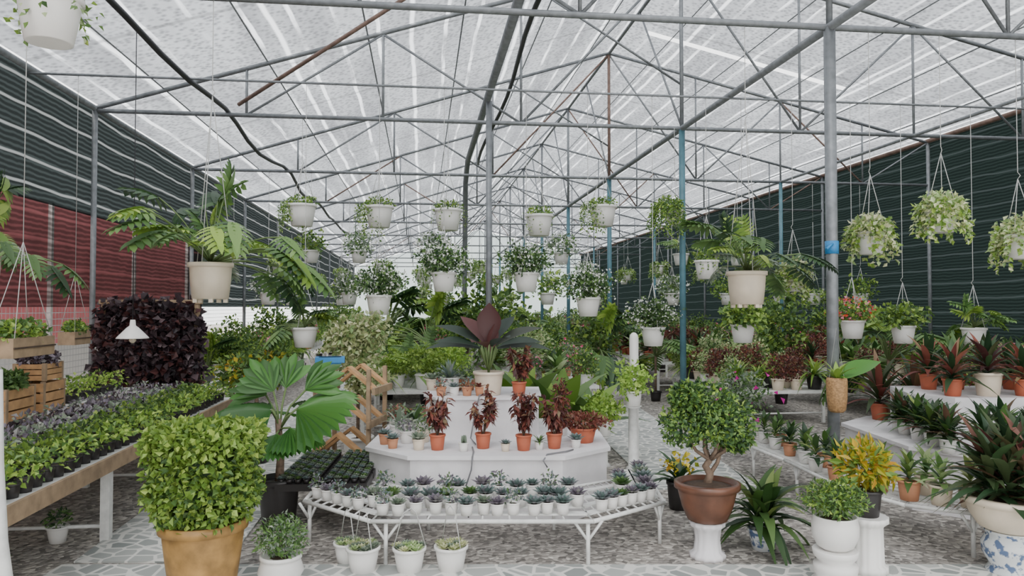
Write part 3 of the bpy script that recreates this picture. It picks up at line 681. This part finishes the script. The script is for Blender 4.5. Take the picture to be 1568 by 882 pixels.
for x,y,r in ((-1.03,4.66,.085),(-.90,4.50,.10),(-.62,4.50,.098),(-.37,4.52,.10)):
    mb=MB(); pot(mb,(0,0,0),r,r*.72,r*1.55,'white',seg=26)
    for q in range(11): 
        a=q*2.4; rr=r*.85*math.sqrt((q+.5)/11); succ(mb,(rr*math.cos(a),rr*math.sin(a),r*1.48),r*.45,random.choice(['vari','grey','pale']))
    mb.tube([(-r,0,r*1.45),(-r*.4,.0,r*3.6),(r*.1,0,r*3.9)],.0035,'wire',4); mb.tube([(r,0,r*1.45),(r*.4,.0,r*3.6),(r*.1,0,r*3.9)],.0035,'wire',4)
    mb.obj('white_basket_pot_with_sedum',G(x,y,0),U(0,3))

def rp(name,x,y,z,pk,r,kind,ks,L_=.2,n=26,h=None,W=.035):
    mb=MB(); h=h or r*1.8; pot(mb,(0,0,0),r,r*.75,h,pk)
    if kind=='r': strap(mb,(0,0,h*.9),n,L_,W,ks,(.3,1.45),.55,5,.2,.10)
    elif kind=='b': cloud(mb,(0,0,h+L_*.5),(L_*.7,L_*.7,L_*.6),n*12,.045,.028,ks,shell=.2)
    return mb.obj(name,G(x,y,z),U(0,6.28))
for x,y,pk,ks in ((2.70,5.05,'terra2',['strip','pale']),(2.84,4.92,'cream',['leaf','pale']),(3.0,4.86,'cream',['strip','vari']),(2.62,5.3,'terra2',['leaf','strip']),(3.2,5.0,'cream',['leaf']),(3.42,4.9,'white',['deep']),(2.9,5.2,'cream',['leaf','pale']),(3.6,5.05,'terra2',['strip'])):
    rp('potted_aglaonema',x,y,.29,pk,.075,'r',ks,.17,22,W=.045)
for i in range(11): rp('potted_young_dieffenbachia',2.36+.02*(i%2)*5+U(0,.05)+.06,5.62+.155*i,.29,'white' if i%3 else 'terra2',.06,'r',['leaf','strip','deep'],.15,18,W=.04)
for i in range(9): rp('potted_cordyline',3.28+.06*(i%2)+.02*i,5.58+.14*i if i<8 else 6.6,.5,'white',.06,'r',['cord','deep','strip'],.22,34,W=.042)
for i in range(7): rp('potted_cordyline',3.55+.17*i,5.58+.04*(i%2),.5,'white' if i%2 else 'cream',.065,'r',['cord','deep','leaf'],.25,36,W=.05)
for i in range(4): rp('potted_bromeliad',3.72+.3*i,6.25,.85,'terra' if i!=1 else 'cream',.08 if i!=1 else .11,'r',[['redl','deep','cord'],['deep','cord','bronze'],['redl','deep'],['leaf','strip']][i],.32,34,W=.05)
for i in range(5): rp('potted_bromeliad',3.8+.25*i,6.75,.85,'terra',.08,'r',[['deep','redl'],['leaf','strip'],['cord','redl']][i%3],.34,34,W=.05)
for i in range(4): rp('potted_cordyline',3.6+.35*i,7.25,.5,'terra',.09,'r',['cord','redl'],.5,36,W=.06)

# ------------------------------------------------------------------ hanging baskets
def hang(name,s,t,z,r,kind,ztop=3.98,h=None,pk='white'):
    mb=MB(); h=h or r*1.55
    pot(mb,(0,0,-h/2),r,r*.72,h,pk,seg=24)
    hangwire(mb,r,h/2,ztop-z,.5 if r<.2 else .6)
    top=Vector((0,0,h/2))
    if kind=='trail': trail(mb,top,r,20,h*1.2,['leaf','hedge','pale'],.020); cloud(mb,top+Z*.03,(r,r,.08),260,.04,.025,['leaf','hedge'],shell=.2)
    elif kind=='side': trail(mb,top+Vector((-r*.7,0,0)),r*.7,44,h*1.7,['leaf','hedge','pale'],.024); cloud(mb,top+Z*.03,(r*1.1,r,.08),260,.04,.025,['leaf','hedge'],shell=.2)
    elif kind=='long': trail(mb,top+Vector((-.1,0,.05)),r*1.5,100,h*2.6,['leaf','hedge'],.026); cloud(mb,top+Vector((-.08,0,.06)),(r*1.6,r*1.4,.12),420,.045,.025,['leaf','hedge'],shell=.2)
    elif kind=='flower':
        cloud(mb,top+Z*r*.95,(r*1.9,r*1.9,r*1.25),900,.045,.028,['leaf','leaf','deep'],shell=.15,lump=.3)
        cloud(mb,top+Z*r*1.1,(r*2.0,r*2.0,r*1.4),330,.028,.026,['fwhite'],shell=.6,lump=.3)
    elif kind=='ball': trail(mb,top+Z*.04,r*1.15,70,h*1.9,['pale','vari','hedge'],.035); cloud(mb,top+Z*.03,(r*1.35,r*1.35,r*1.0),420,.05,.035,['pale','vari'],shell=.2)
    elif kind=='pink': cloud(mb,top+Z*r*.7,(r*1.8,r*1.8,r*.9),500,.05,.035,['leaf','hedge'],shell=.2,lump=.3); cloud(mb,top+Z*r*.9,(r*1.9,r*1.9,r),160,.035,.035,['fpink','fred'],shell=.6)
    elif kind=='green': cloud(mb,top+Z*r*.8,(r*1.8,r*1.8,r),520,.06,.045,['leaf','lime'],shell=.2,lump=.3); strap(mb,top,14,r*2.4,.05,['leaf','lime'],(.3,1.2),.6)
    elif kind=='philo': philo(mb,top,24,.34,.25,['leaf','deep','leaf','hedge'],(.1,1.4),.25)
    return mb.obj(name,(s,t,z),U(0,6.28) if kind not in('long','side') else 0)
for s,z,kd in ((-1.51,2.76,'side'),(-.54,2.755,'side'),(.34,2.73,'trail'),(1.54,2.675,'trail'),(2.40,2.81,'side')):
    hang('hanging_basket_with_trailing_plant',s,9.6,z,.18,kd,4.0)
hang('hanging_basket_with_trailing_plant',3.36,9.50,2.8,.12,'long',4.0)
for s,z,kd in ((-.45,1.62,'flower'),(.24,1.87,'flower'),(1.14,1.87,'flower'),(1.83,1.60,'flower'),(-1.22,1.28,'philo'),(2.57,1.27,'flower'),(3.2,2.02,'trail'),(3.62,1.3,'green'),(4.23,1.88,'ball'),(4.95,1.34,'pink'),(5.58,1.28,'green'),(6.48,1.25,'philo')):
    hang('hanging_basket_with_flowers' if kd in('flower','pink') else 'hanging_basket_with_foliage',s,8.0,z,.136,kd)
for s,z,kd,r in ((3.86,2.15,'ball',.125),(4.53,2.35,'ball',.13),(5.27,2.13,'ball',.14)):
    hang('hanging_basket_with_variegated_ivy',s,5.95,z,r,kd,4.0)
hang('hanging_basket_with_trailing_plant',-1.42,3.0,2.70,.115,'trail')
def bigphilo(s,z,az0,reach,n,lf):
    mb=MB(); r=.163; h=.28; pot(mb,(0,0,-h/2),r,r*.82,h,'cream',seg=28); hangwire(mb,r,h/2,4.0-z,1.3)
    for q in range(5):
        a=q*1.256; mb.box((r*.7*math.cos(a),r*.7*math.sin(a),-h/2-.012),(.03,.03,.03),'cream')
    philo(mb,(0,0,h/2),n,reach,lf,['leaf','hedge','leaf','deep'],(.10,1.45),.26,az0,1.2)
    philo(mb,(0,0,h/2),9,reach*.5,lf*.8,['leaf','grey','hedge'],(.5,1.4),.30,az0+1,1.2)
    mb.obj('hanging_philodendron_basket',(s,5.95,z),0)
bigphilo(-1.62,1.80,.9,.80,28,.35); bigphilo(2.73,1.76,1.1,.58,22,.28); bigphilo(-3.3,1.85,.2,.75,18,.30)
mb=MB(); mb.lathe((0,0,0),[(.05,0),(.07,.02),(.082,.12),(.085,.26),(.078,.29),(.07,.28)],'rattan',20)
strap(mb,(0,0,.27),12,.2,.05,['lime','hedge'],(.5,1.4),.5); mb.blade(Vector((0,0,.27)),Vector((.8,0,.5)).normalized(),Vector((-.5,-.6,.8)).normalized(),.50,.18,'palm',.3,7,.15)
mb.tube([(-.08,0,.2),(0,0,.7),(.08,0,.2)],.003,'wire',4)
mb.obj('rattan_basket_planter',G(2.72,6.20,.72))
def proto(kind):
    mb=MB(); h=.22;r=.15; pot(mb,(0,0,-h/2),r,r*.72,h,'white',seg=12); hangwire(mb,r,h/2,1.5,.5); top=Vector((0,0,h/2))
    if kind==0: cloud(mb,top+Z*.12,(.3,.3,.22),260,.075,.05,['leaf','hedge'],shell=.2,lump=.3)
    if kind==1: cloud(mb,top+Z*.12,(.3,.3,.2),260,.07,.05,['leaf','grey'],shell=.2,lump=.3); cloud(mb,top+Z*.15,(.3,.3,.2),110,.045,.04,['fwhite'],shell=.6)
    if kind==2: trail(mb,top+Z*.05,.17,30,.4,['leaf','pale','hedge'],.045)
    if kind==3: philo(mb,top,12,.4,.28,['leaf','hedge'],(.1,1.4))
    return mb.mesh('far_basket_%d'%kind)
PR=[proto(i) for i in range(4)]
for t in TR[3:9]:
    for s in [-3.3+1.15*i for i in range(11)]:
        if abs(s-RG)<.3 or R()<.2: continue
        place(random.choice(PR),'hanging_plant_basket',(s+U(-.2,.2),t,2.5),U(0,6),None,1.0)
mb=MB(); mb.tube([(0,0,0),(0,0,1.0)],.0035,'wire',4); wm=mb.mesh('wire_extension')
for t,ss in ((13.5,(-2.6,-1.3,.0,2.2,4.6,5.8,7.4,8.6)),(17.4,(-3,-1.8,.5,1.9,4.4,6.2,7.7,9))):
    for s in ss:
        o=place(random.choice(PR),'hanging_plant_basket',(s+U(-.2,.2),t,1.75),U(0,6)); w_=place(wm,'wire',(0,0,1.5),0,o); w_.scale=(1,1,.77)

# ------------------------------------------------------------------ background potted stock
def bproto(i):
    mb=MB(); pk=['white','terra','white','black','terra2','white','cream','white','black','white','black','white'][i]
    pot(mb,(0,0,0),.10,.075,.17,pk,seg=12)
    if i==0: cloud(mb,(0,0,.36),(.22,.22,.2),420,.06,.035,['leaf','hedge','leaf'],shell=.2,lump=.3)
    if i==1: strap(mb,(0,0,.15),34,.36,.055,['cord','deep','redl'],(.3,1.45),.5,4,.2,.12)
    if i==2: cloud(mb,(0,0,.32),(.22,.22,.16),420,.05,.035,['lime','hedge'],shell=.2,lump=.3)
    if i==3: strap(mb,(0,0,.16),60,.38,.03,['hedge','leaf','lime'],(.2,1.4),.8,4)
    if i==4: cloud(mb,(0,0,.34),(.2,.2,.18),360,.05,.035,['leaf','grey'],shell=.2,lump=.3); cloud(mb,(0,0,.36),(.21,.21,.18),60,.04,.04,['fpink'],shell=.7)
    if i==5: philo(mb,(0,0,.16),14,.38,.24,['leaf','hedge'],(.3,1.45),.2)
    if i==6: cloud(mb,(0,0,.34),(.17,.17,.2),320,.05,.03,['redl','bronze'],shell=.2,lump=.3)
    if i==7: strap(mb,(0,0,.15),26,.32,.09,['pale','leaf','strip'],(.3,1.4),.4,4,.15,.08)
    if i==8:
        mb.tube([(0,0,.1),(0,0,.9)],.015,'bark',6); cloud(mb,(0,0,1.0),(.38,.38,.45),900,.08,.05,['leaf','hedge','leaf'],shell=.2,lump=.35)
    if i==9: cloud(mb,(0,0,.4),(.2,.2,.25),500,.055,.035,['vari','pale','leaf'],shell=.2,lump=.3)
    if i==10:
        mb.tube([(0,0,.1),(0,0,.8)],.02,'bark',6); philo(mb,(0,0,.75),22,.6,.42,['leaf','deep','hedge'],(.0,1.45),.3,0,1.8)
    if i==11:
        strap(mb,(0,0,.15),16,.55,.17,['lime','leaf','hedge'],(.5,1.4),.5,6,.12,.05)
    return mb.mesh('stock_plant_%d'%i)
BP=[bproto(i) for i in range(12)]
def stock_table(s,t,w,l,z,pool,dens=.27):
    e=empty('stocked_plant_table',(s,t,0))
    mb=MB(); mb.box((0,0,z-.02),(w,l,.04),'wpipe')
    for a in (-1,1):
        for b in (-1,1): mb.box((a*(w/2-.06),b*(l/2-.08),z/2-.02),(.04,.04,z-.04),'wpipe')
    mb.tube([(-w/2+.06,-l/2+.08,z*.3),(w/2-.06,-l/2+.08,z*.3)],.012,'wpipe',5)
    mb.obj('table_frame',(0,0,0),0,e)
    nx=max(2,int(w/dens)); ny=max(2,int(l/dens))
    for i in range(nx):
        for j in range(ny):
            if R()<.08: continue
            place(BP[random.choice(pool)],'potted_plant',((i+.5)/nx*w-w/2+U(-.03,.03),(j+.5)/ny*l-l/2+U(-.03,.03),z),U(0,6.28),e,U(.7,1.15))
pools=[[0,2,3],[5,0,11],[5,2,3],[2,6,0],[4,0,2],[7,2,3],[2,0,5,3],[9,7,0,4],[2,11,3]]
for row,(s,w,t0) in enumerate(((-3.1,1.1,11.2),(-.1,1.3,8.9),(1.75,1.0,9.2),(4.9,1.4,9.6),(7.0,1.4,6.4),(8.9,1.1,4.5))):
    t=t0
    while t<34:
        l=2.6; pl=random.choice(pools) if row<3 else random.choice([[1,6,7],[1,7,4],[1,5,4],[4,6,0],[1,4,2,7],[6,9,3]])
        stock_table(s,t+l/2,w,l,.45+.15*((row+int(t))%2),pl,.27 if t<18 else .36); t+=l+.7
for a in (-3.1,.85,2.8,4.0,5.95,8.0,9.0):
    t=U(11.5,13.5)
    while t<40:
        k=random.choice([8,8,8,10,10]); place(BP[k],'potted_tree',(a+U(-.1,.1),t,0),U(0,6),None,U(.85,1.2)); t+=U(2.2,4.2)
for (s,t,k,sc) in ((.1,12.0,10,1.35),(1.1,12.4,8,1.4),(-.6,13.0,10,1.5),(8.2,6.0,10,1.1),(9.0,8.2,8,1.2),(6.0,8.9,10,1.2),(-3.1,11.2,10,.9),(2.8,11.5,10,1.2)):
    place(BP[k],'potted_tree',(s,t,0),U(0,6),None,sc)
for (x,y,z,sc) in ((-.62,7.75,.0,1.5),(.45,7.75,.0,1.6),(.1,8.0,0,1.7),(.8,8.1,0,1.3)):
    place(BP[11],'potted_birds_nest_fern',G(x,y,z),U(0,6),None,sc)
# specific mid shrubs
mb=MB(); pot(mb,(0,0,0),.16,.12,.26,'white'); mb.tube([(0,0,.2),(0,0,1.0)],.02,'bark',6)
for c,r in (((0,0,1.0),(.24,.22,.26)),((-.14,0,1.28),(.20,.2,.2)),((.12,0,1.35),(.2,.2,.2)),((.1,-.1,.85),(.22,.2,.15))): cloud(mb,c,r,600,.065,.04,['vari','vari','pale'],shell=.2,lump=.25)
mb.obj('variegated_shrub_in_pot',G(-1.60,7.7,.0))
mb=MB(); pot(mb,(0,0,0),.15,.12,.25,'black'); mb.tube([(0,0,.2),(0,0,.8)],.02,'bark',6)
for c,r in (((-.18,0,.92),(.22,.2,.18)),((.12,0,.97),(.22,.2,.18))): cloud(mb,c,r,600,.06,.04,['hedge','leaf','leaf','croton'],shell=.2,lump=.25)
mb.obj('yellow_green_shrub_in_pot',G(-2.62,7.6,.0))
for x,y,z,rr,ks in ((1.2,7.35,.62,.18,['lime']),(.92,7.5,.3,.2,['lime','hedge'])):
    mb=MB(); pot(mb,(0,0,0),.09,.07,.15,'white'); cloud(mb,(0,0,.26),(rr,rr,.15),420,.05,.035,ks,shell=.2,lump=.3)
    mb.lathe((0,0,-z),[(.09,0),(.05,.03),(.045,z-.03),(.09,z-.002)],'wpipe',16)
    mb.obj('lime_foliage_pot_on_stand',G(x,y,z))
mb=MB(); pot(mb,(0,0,0),.10,.08,.22,'black'); strap(mb,(0,0,.2),26,.34,.06,['deep'],(.3,1.4),.7); cloud(mb,(0,0,.36),(.13,.13,.08),60,.04,.04,['croton'],shell=.3); mb.obj('potted_dark_foliage_plant',G(1.33,5.9,0))
mb=MB(); pot(mb,(0,0,0),.12,.09,.2,'white'); cloud(mb,(0,0,.42),(.28,.25,.25),800,.05,.03,['leaf','grey'],shell=.2,lump=.3); cloud(mb,(.05,-.1,.42),(.3,.25,.25),18,.065,.065,['fmag'],shell=.8); mb.obj('magenta_bougainvillea_pot',G(2.35,7.6,.29))
mb=MB(); mb.box((0,0,0),(.26,.18,.05),'blue'); mb.box((0,0,-.015),(.20,.12,.08),'blue'); mb.obj('blue_plastic_tray',G(-1.66,6.75,1.12),.1)
mb=MB(); pot(mb,(0,0,0),.10,.08,.17,'black'); cloud(mb,(0,0,.3),(.14,.14,.18),500,.05,.02,['leaf','hedge'],shell=.2); mb.obj('potted_fine_leaf_bush',(-2.32,2.45,.59))
for t in (4.6,5.4):
    mb=MB(); pot(mb,(0,0,0),.07,.05,.11,'white',seg=14); cloud(mb,(0,0,.16),(.08,.08,.06),90,.04,.02,['deep','leaf'],shell=.2); mb.obj('potted_floor_seedling',(-2.45,t,0))

# ------------------------------------------------------------------ light, world, camera
w=bpy.data.worlds.new('overcast_sky'); scene.world=w; w.use_nodes=True; nt=w.node_tree
bg=nt.nodes['Background']; tc=nt.nodes.new('ShaderNodeTexCoord'); sp=nt.nodes.new('ShaderNodeSeparateXYZ'); nt.links.new(tc.outputs['Generated'],sp.inputs[0])
r=nt.nodes.new('ShaderNodeValToRGB'); r.color_ramp.elements[0].position=0; r.color_ramp.elements[0].color=(.88,.89,.88,1); r.color_ramp.elements[1].position=.6; r.color_ramp.elements[1].color=(.98,.98,.98,1)
nt.links.new(sp.outputs['Z'],r.inputs['Fac']); nt.links.new(r.outputs['Color'],bg.inputs['Color']); bg.inputs['Strength'].default_value=1.8
ld=bpy.data.lights.new('soft_sun','SUN'); ld.energy=3.6; ld.angle=math.radians(30); ld.color=(1,.96,.90)
lo=bpy.data.objects.new('soft_sun',ld); scene.collection.objects.link(lo); lo.rotation_euler=(math.radians(32),math.radians(-12),0)
cam=bpy.data.cameras.new('camera'); co=bpy.data.objects.new('camera',cam); scene.collection.objects.link(co)
cam.sensor_width=36; cam.lens=36*1130/1568; co.location=(0,0,1.6); co.rotation_euler=(math.radians(90+1.47),0,-YAW); cam.clip_end=200
scene.camera=co
scene.view_settings.view_transform='AgX'
scene.view_settings.exposure=.98
